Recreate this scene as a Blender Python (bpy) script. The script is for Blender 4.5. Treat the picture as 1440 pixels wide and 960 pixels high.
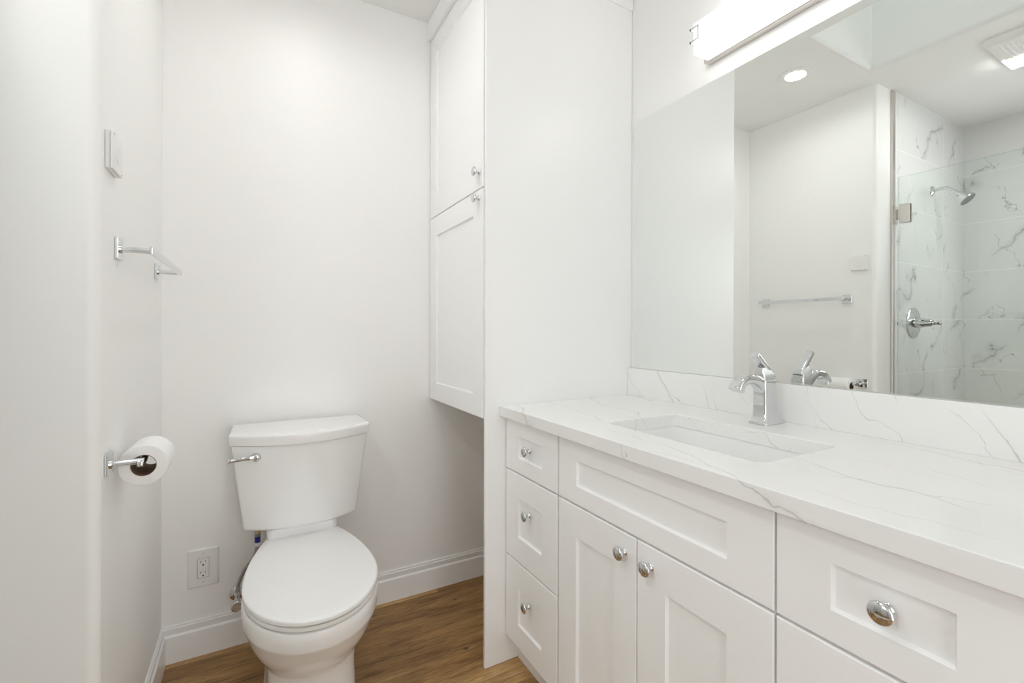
import bpy, bmesh, math
from mathutils import Vector, Matrix

for _o in list(bpy.data.objects):
    bpy.data.objects.remove(_o)
SC = bpy.context.scene
COL = SC.collection
PI = math.pi

# ------------------------------------------------------------------ camera
YAW, ROLL, FPX, HORIZON, EYE = 0.51, -0.0026, 649.54, 464.44, 1.12
cam_d = bpy.data.cameras.new('camera')
cam_d.sensor_fit = 'HORIZONTAL'
cam_d.sensor_width = 36.0
cam_d.lens = FPX / 1440 * 36
cam_d.shift_y = -(480 - HORIZON) / 1440
cam_d.clip_start = 0.01
cam = bpy.data.objects.new('camera', cam_d)
COL.objects.link(cam)
_s, _c = math.sin(YAW), math.cos(YAW)
R = Vector((_c, -_s, 0)); F = Vector((_s, _c, 0)); U = Vector((0, 0, 1))
_cr, _sr = math.cos(ROLL), math.sin(ROLL)
R2 = _cr * R - _sr * U
U2 = _sr * R + _cr * U
cam.matrix_world = Matrix(((R2.x, U2.x, -F.x, 0), (R2.y, U2.y, -F.y, 0), (R2.z, U2.z, -F.z, EYE), (0, 0, 0, 1)))
SC.camera = cam

# ------------------------------------------------------------------ view, world, light levels
SC.view_settings.view_transform = 'Standard'
SC.view_settings.look = 'None'
SC.view_settings.gamma = 1.0
SC.view_settings.use_curve_mapping = False
SC.view_settings.exposure = 0.32
SC.cycles.max_bounces = 14
SC.cycles.diffuse_bounces = 12
SC.cycles.glossy_bounces = 8
SC.cycles.transparent_max_bounces = 16
SC.cycles.transmission_bounces = 8
SC.cycles.caustics_reflective = True
SC.cycles.caustics_refractive = False
SC.cycles.sample_clamp_indirect = 30.0

SKY = 0.8            # overcast sky above the skylight
BAR = 2.8         # vanity light bar
CAN = 108.0           # recessed ceiling light
FAN = 28.0            # light in the exhaust fan
world = bpy.data.worlds.new('overcast_sky')
SC.world = world
world.use_nodes = True
_bg = world.node_tree.nodes['Background']
_bg.inputs[0].default_value = (0.90, 0.95, 1.0, 1)
_bg.inputs[1].default_value = SKY

def area_light(name, loc, sx, sy, power, color=(1, 1, 1), portal=False, rot=(0, 0, 0)):
    l = bpy.data.lights.new(name, 'AREA')
    l.shape = 'RECTANGLE'; l.size = sx; l.size_y = sy; l.energy = power; l.color = color
    o = bpy.data.objects.new(name, l); o.location = loc; o.rotation_euler = rot
    COL.objects.link(o)
    if portal:
        l.cycles.is_portal = True
    return o

# daylight falling down the skylight shaft
area_light('skylight_daylight', (0.157, 0.45, 3.86), 0.5, 1.3, 3, (0.93, 0.97, 1.0))
# added fill light behind the camera, shining in through the added doorway
area_light('added_doorway_fill', (0.45, -1.00, 1.03), 0.82, 2.0, 6.6, (1.0, 0.99, 0.97), rot=(PI / 2, 0, 0))
# added fill light at the added shower window, brightens the vanity fronts
area_light('added_shower_fill', (-1.512, 0.075, 1.70), 0.74, 0.72, 8, (0.97, 0.99, 1.0), rot=(PI / 2, 0, -PI / 2))

# ------------------------------------------------------------------ dimensions (metres, floor z = 0)
XL = -0.2674          # painted wing wall left of the toilet
YW = 1.2              # end face of that wing wall
YB = 1.92             # wall behind the toilet
XW = 1.316            # wall behind the mirror
YP = 1.374            # face of the tall side panel
ZC = 2.443            # ceiling
XSB = -1.437          # back wall of the shower
ZCT, ZCB = 0.8672, 0.8326   # countertop top and underside
XCF = 0.7207          # countertop front
XDF = 0.745           # vanity door faces
XSP = 1.292           # backsplash face

# ------------------------------------------------------------------ materials
def new_mat(name):
    m = bpy.data.materials.new(name); m.use_nodes = True
    nt = m.node_tree
    return m, nt, nt.nodes['Principled BSDF']

def plain(name, col, rough=0.5, metal=0.0, coat=0.0, spec=0.5, bump=0.0, bscale=300.0):
    m, nt, b = new_mat(name)
    b.inputs['Base Color'].default_value = (*col, 1)
    b.inputs['Roughness'].default_value = rough
    b.inputs['Metallic'].default_value = metal
    b.inputs['Coat Weight'].default_value = coat
    b.inputs['Specular IOR Level'].default_value = spec
    if bump:
        tc = nt.nodes.new('ShaderNodeTexCoord')
        n = nt.nodes.new('ShaderNodeTexNoise'); n.inputs['Scale'].default_value = bscale; n.inputs['Detail'].default_value = 2
        bp = nt.nodes.new('ShaderNodeBump'); bp.inputs['Strength'].default_value = bump; bp.inputs['Distance'].default_value = 0.001
        nt.links.new(tc.outputs['Object'], n.inputs['Vector'])
        nt.links.new(n.outputs['Fac'], bp.inputs['Height'])
        nt.links.new(bp.outputs['Normal'], b.inputs['Normal'])
    return m

def emit(name, col, s):
    m, nt, b = new_mat(name)
    b.inputs['Base Color'].default_value = (0.9, 0.9, 0.9, 1)
    b.inputs['Emission Color'].default_value = (*col, 1)
    b.inputs['Emission Strength'].default_value = s
    b.inputs['Roughness'].default_value = 0.3
    return m

def N(nt, t, **kw):
    n = nt.nodes.new(t)
    for k, v in kw.items():
        setattr(n, k, v)
    return n

def vein_mask(nt, vec, normal, freq, amp, nscale, seed, width, fade_scale, fade_lo, fade_hi, detail=5.0):
    """thin crooked lines: warped parallel sheets cut by the surface, broken up by a second noise"""
    L = nt.links
    mp = N(nt, 'ShaderNodeMapping'); mp.inputs['Location'].default_value = seed; L.new(vec, mp.inputs['Vector'])
    n = N(nt, 'ShaderNodeTexNoise'); n.inputs['Scale'].default_value = nscale; n.inputs['Detail'].default_value = detail
    n.inputs['Roughness'].default_value = 0.5
    L.new(mp.outputs[0], n.inputs['Vector'])
    dt = N(nt, 'ShaderNodeVectorMath', operation='DOT_PRODUCT'); dt.inputs[1].default_value = Vector(normal).normalized() * freq
    L.new(mp.outputs[0], dt.inputs[0])
    ma = N(nt, 'ShaderNodeMath', operation='MULTIPLY_ADD'); ma.inputs[1].default_value = amp
    L.new(n.outputs['Fac'], ma.inputs[0]); L.new(dt.outputs['Value'], ma.inputs[2])
    pp = N(nt, 'ShaderNodeMath', operation='PINGPONG'); pp.inputs[1].default_value = 0.5; L.new(ma.outputs[0], pp.inputs[0])
    r = N(nt, 'ShaderNodeMapRange'); r.interpolation_type = 'SMOOTHSTEP'
    r.inputs['From Min'].default_value = 0; r.inputs['From Max'].default_value = width * freq
    r.inputs['To Min'].default_value = 1; r.inputs['To Max'].default_value = 0
    L.new(pp.outputs[0], r.inputs['Value'])
    f = N(nt, 'ShaderNodeTexNoise'); f.inputs['Scale'].default_value = fade_scale; f.inputs['Detail'].default_value = 2
    mp2 = N(nt, 'ShaderNodeMapping'); mp2.inputs['Location'].default_value = (seed[1] + 3, seed[2] - 5, seed[0] + 1)
    L.new(vec, mp2.inputs['Vector']); L.new(mp2.outputs[0], f.inputs['Vector'])
    r2 = N(nt, 'ShaderNodeMapRange'); r2.interpolation_type = 'SMOOTHSTEP'
    r2.inputs['From Min'].default_value = fade_lo; r2.inputs['From Max'].default_value = fade_hi
    L.new(f.outputs['Fac'], r2.inputs['Value'])
    m = N(nt, 'ShaderNodeMath', operation='MULTIPLY'); L.new(r.outputs[0], m.inputs[0]); L.new(r2.outputs[0], m.inputs[1])
    return m.outputs[0]

def mixc(nt, fac, a, b):
    m = N(nt, 'ShaderNodeMix', data_type='RGBA')
    for sock, v in ((m.inputs[6], a), (m.inputs[7], b)):
        if isinstance(v, tuple): sock.default_value = (*v, 1)
        else: nt.links.new(v, sock)
    if isinstance(fac, (int, float)): m.inputs[0].default_value = fac
    else: nt.links.new(fac, m.inputs[0])
    return m.outputs[2]

def quartz(name, na, nb_, seed):
    m, nt, b = new_mat(name)
    L = nt.links
    tc = N(nt, 'ShaderNodeTexCoord'); v = tc.outputs['Object']
    v1 = vein_mask(nt, v, na, 6.5, 1.3, 3.2, seed, 0.0018, 4.0, 0.40, 0.55)
    v2 = vein_mask(nt, v, nb_, 8.0, 1.6, 4.5, (seed[0] + 3.1, seed[1] - 2.2, seed[2]), 0.0012, 5.0, 0.44, 0.58)
    soft = vein_mask(nt, v, na, 6.5, 1.3, 3.2, seed, 0.010, 4.0, 0.44, 0.66)
    s6 = N(nt, 'ShaderNodeMath', operation='MULTIPLY'); s6.inputs[1].default_value = 0.5; L.new(soft, s6.inputs[0])
    c = mixc(nt, s6.outputs[0], (0.86, 0.858, 0.85), (0.76, 0.752, 0.735))
    mx = N(nt, 'ShaderNodeMath', operation='MAXIMUM'); L.new(v1, mx.inputs[0]); L.new(v2, mx.inputs[1])
    m8 = N(nt, 'ShaderNodeMath', operation='MULTIPLY'); m8.inputs[1].default_value = 0.58; L.new(mx.outputs[0], m8.inputs[0])
    c = mixc(nt, m8.outputs[0], c, (0.42, 0.405, 0.38))
    L.new(c, b.inputs['Base Color'])
    b.inputs['Roughness'].default_value = 0.14
    return m

def tile():
    m, nt, b = new_mat('marble_look_wall_tile')
    L = nt.links
    tc = N(nt, 'ShaderNodeTexCoord'); v = tc.outputs['Object']
    sp = N(nt, 'ShaderNodeSeparateXYZ'); L.new(v, sp.inputs[0])
    uu = N(nt, 'ShaderNodeMath', operation='ADD'); L.new(sp.outputs[0], uu.inputs[0]); L.new(sp.outputs[1], uu.inputs[1])
    def cell(src, off, step):
        a = N(nt, 'ShaderNodeMath', operation='SUBTRACT'); a.inputs[1].default_value = off; L.new(src, a.inputs[0])
        d = N(nt, 'ShaderNodeMath', operation='DIVIDE'); d.inputs[1].default_value = step; L.new(a.outputs[0], d.inputs[0])
        fl = N(nt, 'ShaderNodeMath', operation='FLOOR'); L.new(d.outputs[0], fl.inputs[0])
        fr = N(nt, 'ShaderNodeMath', operation='FRACT'); L.new(d.outputs[0], fr.inputs[0])
        pp = N(nt, 'ShaderNodeMath', operation='PINGPONG'); pp.inputs[1].default_value = 0.5; L.new(fr.outputs[0], pp.inputs[0])
        ds = N(nt, 'ShaderNodeMath', operation='MULTIPLY'); ds.inputs[1].default_value = step; L.new(pp.outputs[0], ds.inputs[0])
        return fl.outputs[0], ds.outputs[0]
    fu, du = cell(uu.outputs[0], 0.087, 0.625)
    fv, dv = cell(sp.outputs[2], 0.8835, 0.3118)
    mn = N(nt, 'ShaderNodeMath', operation='MINIMUM'); L.new(du, mn.inputs[0]); L.new(dv, mn.inputs[1])
    gr = N(nt, 'ShaderNodeMath', operation='LESS_THAN'); gr.inputs[1].default_value = 0.0016; L.new(mn.outputs[0], gr.inputs[0])
    cb = N(nt, 'ShaderNodeCombineXYZ'); L.new(fu, cb.inputs[0]); L.new(fv, cb.inputs[1])
    wn = N(nt, 'ShaderNodeTexWhiteNoise'); L.new(cb.outputs[0], wn.inputs['Vector'])
    sc = N(nt, 'ShaderNodeVectorMath', operation='SCALE'); sc.inputs['Scale'].default_value = 9.0; L.new(wn.outputs['Color'], sc.inputs[0])
    ad = N(nt, 'ShaderNodeVectorMath', operation='ADD'); L.new(v, ad.inputs[0]); L.new(sc.outputs[0], ad.inputs[1])
    vv = ad.outputs[0]
    v1 = vein_mask(nt, vv, (1, 1, 0.9), 3.6, 1.3, 4.0, (0.3, 1.4, 2.2), 0.0050, 5.0, 0.40, 0.56, 8)
    v2 = vein_mask(nt, vv, (1, 1, -0.35), 6.0, 2.2, 5.0, (5.3, 2.4, 0.2), 0.0032, 7.0, 0.45, 0.60, 8)
    sf = vein_mask(nt, vv, (1, 1, 0.9), 3.6, 1.3, 4.0, (0.3, 1.4, 2.2), 0.035, 5.0, 0.40, 0.62, 8)
    c = mixc(nt, sf, (0.75, 0.755, 0.75), (0.60, 0.61, 0.605))
    mx = N(nt, 'ShaderNodeMath', operation='MAXIMUM'); L.new(v1, mx.inputs[0]); L.new(v2, mx.inputs[1])
    m8 = N(nt, 'ShaderNodeMath', operation='MULTIPLY'); m8.inputs[1].default_value = 0.8; L.new(mx.outputs[0], m8.inputs[0])
    c = mixc(nt, m8.outputs[0], c, (0.30, 0.30, 0.29))
    c = mixc(nt, gr.outputs[0], c, (0.88, 0.89, 0.88))
    L.new(c, b.inputs['Base Color'])
    b.inputs['Roughness'].default_value = 0.16
    return m

def wood():
    m, nt, b = new_mat('oak_plank_flooring')
    L = nt.links
    tc = N(nt, 'ShaderNodeTexCoord'); v = tc.outputs['Object']
    tone = N(nt, 'ShaderNodeAttribute'); tone.attribute_name = 'tone'
    seed = N(nt, 'ShaderNodeAttribute'); seed.attribute_name = 'grain'
    cb = N(nt, 'ShaderNodeCombineXYZ')
    for i, k in enumerate((17.0, 31.0, 53.0)):
        mm = N(nt, 'ShaderNodeMath', operation='MULTIPLY'); mm.inputs[1].default_value = k
        L.new(seed.outputs['Fac'], mm.inputs[0]); L.new(mm.outputs[0], cb.inputs[i])
    ad = N(nt, 'ShaderNodeVectorMath', operation='ADD'); L.new(v, ad.inputs[0]); L.new(cb.outputs[0], ad.inputs[1])
    def noise(scale, detail, dist=0.0, rough=0.55):
        q = N(nt, 'ShaderNodeMapping'); q.inputs['Scale'].default_value = scale; L.new(ad.outputs[0], q.inputs['Vector'])
        n = N(nt, 'ShaderNodeTexNoise'); n.inputs['Scale'].default_value = 1; n.inputs['Detail'].default_value = detail
        n.inputs['Distortion'].default_value = dist; n.inputs['Roughness'].default_value = rough
        L.new(q.outputs[0], n.inputs['Vector']); return n.outputs['Fac']
    big = noise((2.2, 13, 1), 5, 0.7, 0.6)
    mid = noise((7, 75, 1), 6, 0.6, 0.65)
    fine = noise((28, 420, 1), 4, 0.0, 0.6)
    def ramp(fac, stops):
        r = N(nt, 'ShaderNodeValToRGB'); L.new(fac, r.inputs[0])
        el = r.color_ramp.elements
        while len(el) < len(stops): el.new(0.5)
        for e, (p, c) in zip(el, stops): e.position = p; e.color = (*c, 1)
        return r.outputs[0]
    def mul(a, b_):
        mm = N(nt, 'ShaderNodeMix', data_type='RGBA', blend_type='MULTIPLY'); mm.inputs[0].default_value = 1
        L.new(a, mm.inputs[6]); L.new(b_, mm.inputs[7]); return mm.outputs[2]
    c = ramp(big, [(0.30, (0.200, 0.098, 0.032)), (0.48, (0.330, 0.178, 0.060)), (0.56, (0.370, 0.208, 0.074)), (0.72, (0.455, 0.280, 0.116))])
    c = mul(c, ramp(mid, [(0.34, (0.55, 0.51, 0.47)), (0.50, (0.95, 0.94, 0.93)), (0.66, (1.10, 1.09, 1.07))]))
    c = mul(c, ramp(fine, [(0.36, (0.72, 0.70, 0.68)), (0.52, (1.0, 1.0, 1.0)), (0.64, (1.12, 1.12, 1.12))]))
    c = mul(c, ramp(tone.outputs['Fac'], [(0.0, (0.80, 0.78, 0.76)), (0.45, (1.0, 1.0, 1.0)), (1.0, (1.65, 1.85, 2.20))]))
    # cracks that run with the grain
    ck = vein_mask(nt, ad.outputs[0], (0.06, 1, 0), 8.0, 0.8, 5.0, (1.3, 0.7, 0), 0.0022, 3.4, 0.56, 0.66, 5)
    c = mixc(nt, ck, c, (0.045, 0.022, 0.010))
    # knots
    for kx, ky, kr_ in KNOTS:
        q = N(nt, 'ShaderNodeMapping'); q.inputs['Location'].default_value = (-kx * 0.6, -ky, 0); q.inputs['Scale'].default_value = (0.6, 1, 0)
        L.new(v, q.inputs['Vector'])
        ln = N(nt, 'ShaderNodeVectorMath', operation='LENGTH'); L.new(q.outputs[0], ln.inputs[0])
        wob = N(nt, 'ShaderNodeMath', operation='MULTIPLY_ADD'); wob.inputs[1].default_value = kr_ * 1.6; L.new(mid, wob.inputs[0]); L.new(ln.outputs['Value'], wob.inputs[2])
        r = N(nt, 'ShaderNodeMapRange'); r.interpolation_type = 'SMOOTHSTEP'
        r.inputs['From Min'].default_value = kr_ * 1.0; r.inputs['From Max'].default_value = kr_ * 2.4
        r.inputs['To Min'].default_value = 0.9; r.inputs['To Max'].default_value = 0.0
        L.new(wob.outputs[0], r.inputs['Value'])
        c = mixc(nt, r.outputs[0], c, (0.030, 0.016, 0.009))
    L.new(c, b.inputs['Base Color'])
    b.inputs['Roughness'].default_value = 0.42
    bp = N(nt, 'ShaderNodeBump'); bp.inputs['Strength'].default_value = 0.25; bp.inputs['Distance'].default_value = 0.001
    L.new(fine, bp.inputs['Height']); L.new(bp.outputs[0], b.inputs['Normal'])
    return m
KNOTS = ((0.655, 1.497, 0.0065), (0.735, 1.792, 0.0045), (0.30, 1.30, 0.006), (-0.06, 0.85, 0.008), (0.42, 0.4, 0.007))

def clear_glass():
    m = bpy.data.materials.new('clear_shower_glass'); m.use_nodes = True
    nt = m.node_tree; nt.nodes.clear(); L = nt.links
    out = N(nt, 'ShaderNodeOutputMaterial')
    tr = N(nt, 'ShaderNodeBsdfTransparent'); tr.inputs[0].default_value = (0.955, 0.980, 0.968, 1)
    gl = N(nt, 'ShaderNodeBsdfGlossy'); gl.inputs['Roughness'].default_value = 0.0; gl.inputs[0].default_value = (1, 1, 1, 1)
    fr = N(nt, 'ShaderNodeFresnel'); fr.inputs['IOR'].default_value = 1.5
    mx = N(nt, 'ShaderNodeMixShader')
    L.new(fr.outputs[0], mx.inputs[0]); L.new(tr.outputs[0], mx.inputs[1]); L.new(gl.outputs[0], mx.inputs[2])
    L.new(mx.outputs[0], out.inputs[0])
    return m

M = dict(
    wall=plain('wall_paint', (0.90, 0.90, 0.89), 0.42, bump=0.08, bscale=160),
    ceil=plain('ceiling_paint', (0.84, 0.845, 0.83), 0.6, bump=0.08, bscale=160),
    trim=plain('trim_paint', (0.90, 0.90, 0.895), 0.30),
    cab=plain('cabinet_paint', (0.92, 0.92, 0.92), 0.34),
    china=plain('white_porcelain', (0.88, 0.88, 0.875), 0.07, coat=0.3),
    seat=plain('white_seat_plastic', (0.87, 0.87, 0.865), 0.20),
    plastic=plain('white_plastic', (0.84, 0.84, 0.83), 0.30),
    chrome=plain('polished_chrome', (0.72, 0.73, 0.74), 0.05, 1.0),
    nickel=plain('brushed_nickel', (0.66, 0.63, 0.60), 0.28, 1.0),
    mirror=plain('mirror_silver', (0.895, 0.915, 0.895), 0.0, 1.0),
    edge=plain('mirror_edge', (0.25, 0.29, 0.27), 0.2),
    seam=plain('dark_plank_seam', (0.05, 0.028, 0.013), 0.6),
    dark=plain('dark_slot', (0.02, 0.02, 0.02), 0.5),
    paper=plain('tissue_paper', (0.88, 0.88, 0.87), 0.9, bump=0.3, bscale=500),
    card=plain('brown_cardboard', (0.20, 0.125, 0.075), 0.85),
    brass=plain('dull_brass', (0.55, 0.45, 0.28), 0.3, 1.0),
    braid=plain('braided_steel_hose', (0.42, 0.42, 0.42), 0.35, 0.8, bump=0.8, bscale=900),
    blue=plain('blue_label', (0.01, 0.02, 0.22), 0.4),
    grey=plain('grey_print', (0.22, 0.22, 0.22), 0.5),
    bar=emit('lit_frosted_glass', (1.0, 0.985, 0.965), BAR),
    can=emit('lit_downlight_lens', (1.0, 0.98, 0.95), CAN),
    fan=emit('lit_fan_lens', (1.0, 0.985, 0.965), FAN),
    quartz=quartz('veined_white_quartz', (1, -0.22, 0.5), (1, 0.12, -0.4), (2.1, 0.4, 1.7)), splash=quartz('veined_white_quartz_upright', (0.2, 1, -0.42), (0.1, 1, -0.75), (0.7, 0.35, 1.1)), tile=tile(), wood=wood(), glass=clear_glass(),
)

# ------------------------------------------------------------------ mesh helpers
def link(name, bm, mat, parent=None, smooth=True, angle=35):
    bmesh.ops.recalc_face_normals(bm, faces=bm.faces[:])
    me = bpy.data.meshes.new(name)
    off = Vector((0, 0, 0))
    p = parent
    while p is not None:
        off += p.location; p = p.parent
    if parent is not None:
        bmesh.ops.translate(bm, verts=bm.verts[:], vec=-off)
    bm.to_mesh(me); bm.free()
    mats = mat if isinstance(mat, (list, tuple)) else [mat]
    for k in mats: me.materials.append(k)
    if smooth:
        for f in me.polygons: f.use_smooth = True
        me.set_sharp_from_angle(angle=math.radians(angle))
    o = bpy.data.objects.new(name, me)
    COL.objects.link(o)
    if smooth:
        w = o.modifiers.new('weighted_normals', 'WEIGHTED_NORMAL'); w.keep_sharp = True; w.weight = 80
    if parent is not None: o.parent = parent
    return o

def thing(name, loc, label, cat, group=None):
    o = bpy.data.objects.new(name, None); o.empty_display_size = 0.05
    o.location = loc; COL.objects.link(o)
    return tag(o, label, cat, group)

def tag(o, label, cat, group=None):
    o['label'] = label; o['category'] = cat
    if group: o['group'] = group
    return o

def struct(name, bm, mat, **k):
    o = link(name, bm, mat, **k); o['kind'] = 'structure'; return o

def nb(): return bmesh.new()

def box(bm, x0, x1, y0, y1, z0, z1, bev=0.0, seg=2, mi=0):
    vs = [bm.verts.new((x, y, z)) for x in (x0, x1) for y in (y0, y1) for z in (z0, z1)]
    idx = [(0, 1, 3, 2), (4, 6, 7, 5), (0, 4, 5, 1), (2, 3, 7, 6), (0, 2, 6, 4), (1, 5, 7, 3)]
    fs = [bm.faces.new([vs[i] for i in q]) for q in idx]
    for f in fs: f.material_index = mi
    if bev:
        es = list({e for f in fs for e in f.edges})
        r = bmesh.ops.bevel(bm, geom=es, offset=bev, segments=seg, profile=0.5, affect='EDGES')
        for f in r['faces']: f.material_index = mi
    return bm

def loft(bm, rings, cap0=True, cap1=True, closed=True, mi=0):
    rv = [[bm.verts.new(p) for p in r] for r in rings]
    n = len(rv[0])
    for a, b in zip(rv, rv[1:]):
        for i in range(n if closed else n - 1):
            j = (i + 1) % n
            try:
                f = bm.faces.new((a[i], a[j], b[j], b[i])); f.material_index = mi
            except ValueError:
                pass
    if cap0: bm.faces.new(list(reversed(rv[0]))).material_index = mi
    if cap1: bm.faces.new(rv[-1]).material_index = mi
    return rv

def clean(bm, d=1e-6):
    bmesh.ops.remove_doubles(bm, verts=bm.verts[:], dist=d)
    bmesh.ops.dissolve_degenerate(bm, edges=bm.edges[:], dist=1e-7)
    return bm

def frame_of(axis):
    a = Vector(axis).normalized()
    t = Vector((0, 0, 1)) if abs(a.z) < 0.9 else Vector((1, 0, 0))
    u = a.cross(t).normalized(); w = a.cross(u).normalized()
    return a, u, w

def lathe(bm, prof, origin, axis, seg=32, mi=0, cap0=True, cap1=True):
    """prof: (distance along the axis, radius)"""
    a, u, w = frame_of(axis); o = Vector(origin)
    rings = []
    for d, r in prof:
        rings.append([o + a * d + (u * math.cos(2 * PI * k / seg) + w * math.sin(2 * PI * k / seg)) * max(r, 1e-5) for k in range(seg)])
    loft(bm, rings, cap0, cap1, mi=mi)
    return bm

def tube(bm, pts, rad, seg=16, flat=None, mi=0):
    """swept section; rad number or list; flat=(w along side, h) list scales for an oblong section"""
    P = [Vector(p) for p in pts]; n = len(P)
    if not isinstance(rad, (list, tuple)): rad = [rad] * n
    T = [(P[min(i + 1, n - 1)] - P[max(i - 1, 0)]).normalized() for i in range(n)]
    up = Vector((0, 0, 1)) if abs(T[0].z) < 0.9 else Vector((0, 1, 0))
    u = T[0].cross(up).normalized(); rings = []
    for i in range(n):
        u = (u - T[i] * u.dot(T[i])).normalized(); w = T[i].cross(u)
        rings.append([P[i] + (u * math.cos(2 * PI * k / seg) + w * math.sin(2 * PI * k / seg)) * rad[i] for k in range(seg)])
    loft(bm, rings, mi=mi)
    return bm

def smooth_path(pts, sub=6):
    P = [Vector(p) for p in pts]; out = []
    for i in range(len(P) - 1):
        p0 = P[max(i - 1, 0)]; p1 = P[i]; p2 = P[i + 1]; p3 = P[min(i + 2, len(P) - 1)]
        for k in range(sub):
            t = k / sub
            out.append(0.5 * ((2 * p1) + (p2 - p0) * t + (2 * p0 - 5 * p1 + 4 * p2 - p3) * t * t + (3 * p1 - p0 - 3 * p2 + p3) * t ** 3))
    out.append(P[-1]); return out

def rrect(cx, cy, hx, hy, r, n=6):
    """rounded rectangle, 4*(n+1) points counter-clockwise"""
    out = []
    for (sx, sy, a0) in ((1, 1, 0), (-1, 1, PI / 2), (-1, -1, PI), (1, -1, 1.5 * PI)):
        for k in range(n + 1):
            a = a0 + PI / 2 * k / n
            out.append((cx + sx * (hx - r) + r * math.cos(a), cy + sy * (hy - r) + r * math.sin(a)))
    return out

def fillet(poly, radii, n=5):
    out = []; m = len(poly)
    for i in range(m):
        p = Vector(poly[i]).to_2d(); r = radii[i]
        if r <= 0: out.append(p); continue
        a = (Vector(poly[i - 1]).to_2d() - p).normalized(); b = (Vector(poly[(i + 1) % m]).to_2d() - p).normalized()
        ang = a.angle(b); d = r / math.tan(ang / 2)
        s = p + a * d; e = p + b * d
        for k in range(n + 1):
            t = k / n
            out.append((1 - t) ** 2 * s + 2 * t * (1 - t) * p + t * t * e)
    return out

# ------------------------------------------------------------------ setting
bm = nb()        # planks along x; every plank has its own tone and grain
lt = bm.faces.layers.float.new('tone'); ls = bm.faces.layers.float.new('grain')
RH, Y0_, GP = 0.2300, 1.882, 0.0004
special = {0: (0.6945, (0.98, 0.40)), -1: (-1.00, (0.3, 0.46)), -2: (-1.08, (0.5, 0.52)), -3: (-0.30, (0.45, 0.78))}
for r in range(-13, 1):
    yl, yh = max(-0.95, Y0_ + r * RH), min(YB + 0.1, Y0_ + (r + 1) * RH)
    if yh <= yl: continue
    jx, tones = special.get(r, (-0.2 + 0.43 * ((r * 7) % 5) - 0.4, (0.3 + 0.11 * ((r * 3) % 6), 0.35 + 0.1 * ((r * 5) % 6))))
    xs = [-1.54] + [x for x in (jx - 1.2, jx, jx + 1.2) if -1.5 < x < XW + 0.05] + [XW + 0.1]
    for i in range(len(xs) - 1):
        v4 = [bm.verts.new(p) for p in ((xs[i] + GP, yl + GP, 0), (xs[i + 1] - GP, yl + GP, 0), (xs[i + 1] - GP, yh - GP, 0), (xs[i] + GP, yh - GP, 0))]
        f = bm.faces.new(v4)
        f[lt] = tones[0] if xs[i + 1] <= jx + 0.01 else tones[1]
        f[ls] = (r * 0.377 + i * 0.61) % 1.0
box(bm, -1.54, XW + 0.1, -0.95, YB + 0.1, -0.06, -0.0008, mi=1)
struct('floor', bm, [M['wood'], M['seam']], smooth=False)
struct('wall_back', box(nb(), XL - 0.05, XW + 0.1, YB, YB + 0.1, 0, ZC), M['wall'], smooth=False)
struct('wall_right', box(nb(), XW, XW + 0.1, -0.95, YB, 0, ZC), M['wall'], smooth=False)
bm = nb()        # with a doorway opening added to let in the fill light
box(bm, -0.45, 0.03, -0.95, -0.85, 0, ZC); box(bm, 0.87, XW, -0.95, -0.85, 0, ZC); box(bm, 0.03, 0.87, -0.95, -0.85, 2.04, ZC)
struct('wall_front', bm, M['wall'], smooth=False)

bm = nb()       # wing wall with a bullnose corner
rb = 0.02
prof = [(XSB, YB + 0.1), (XSB, YW)] + [(XL - rb + rb * math.sin(a), YW + rb - rb * math.cos(a)) for a in [PI / 2 * k / 8 for k in range(9)]] + [(XL, YB), (XL, YB + 0.1)]
loft(bm, [[(x, y, 0) for x, y in prof], [(x, y, ZC) for x, y in prof]])
struct('wall_left', bm, M['wall'])

bm = nb()        # with an opening added for the unseen fill window nearer the camera
box(bm, XSB - 0.1, XSB, 0.455, YW, 0, ZC); box(bm, XSB - 0.1, XSB, -0.5, -0.305, 0, ZC)
box(bm, XSB - 0.1, XSB, -0.305, 0.455, 0, 1.335); box(bm, XSB - 0.1, XSB, -0.305, 0.455, 2.065, ZC)
struct('wall_shower_back', bm, M['tile'], smooth=False)
bm = nb()
for a_ in ((-0.305, 0.455, 1.335, 1.365), (-0.305, 0.455, 2.035, 2.065), (-0.305, -0.275, 1.365, 2.035), (0.425, 0.455, 1.365, 2.035)):
    box(bm, XSB - 0.07, XSB - 0.03, *a_, 0.002, 1)
struct('added_fill_window', bm, M['trim'])  # frame of the added window, out of view, around the shower fill light
struct('wall_shower_end', box(nb(), XSB, -0.4705, YW - 0.004, YW, 0, ZC), M['tile'], smooth=False)
struct('wall_shower_front', box(nb(), XSB - 0.1, -0.45, -0.95, -0.5, 0, ZC), M['tile'], smooth=False)
bm = nb()
box(bm, -0.440, -0.4285, YW - 0.010, YW - 0.0002, 0, ZC, 0.001, 1)
box(bm, -0.470, -0.4405, YW - 0.006, YW - 0.0002, 0, ZC, 0.0008, 1)
struct('trim_1', bm, M['nickel'])
struct('trim_2', box(nb(), -0.53, -0.42, -0.5, YW - 0.006, 0.0, 0.10, 0.004), M['quartz'])

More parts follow.
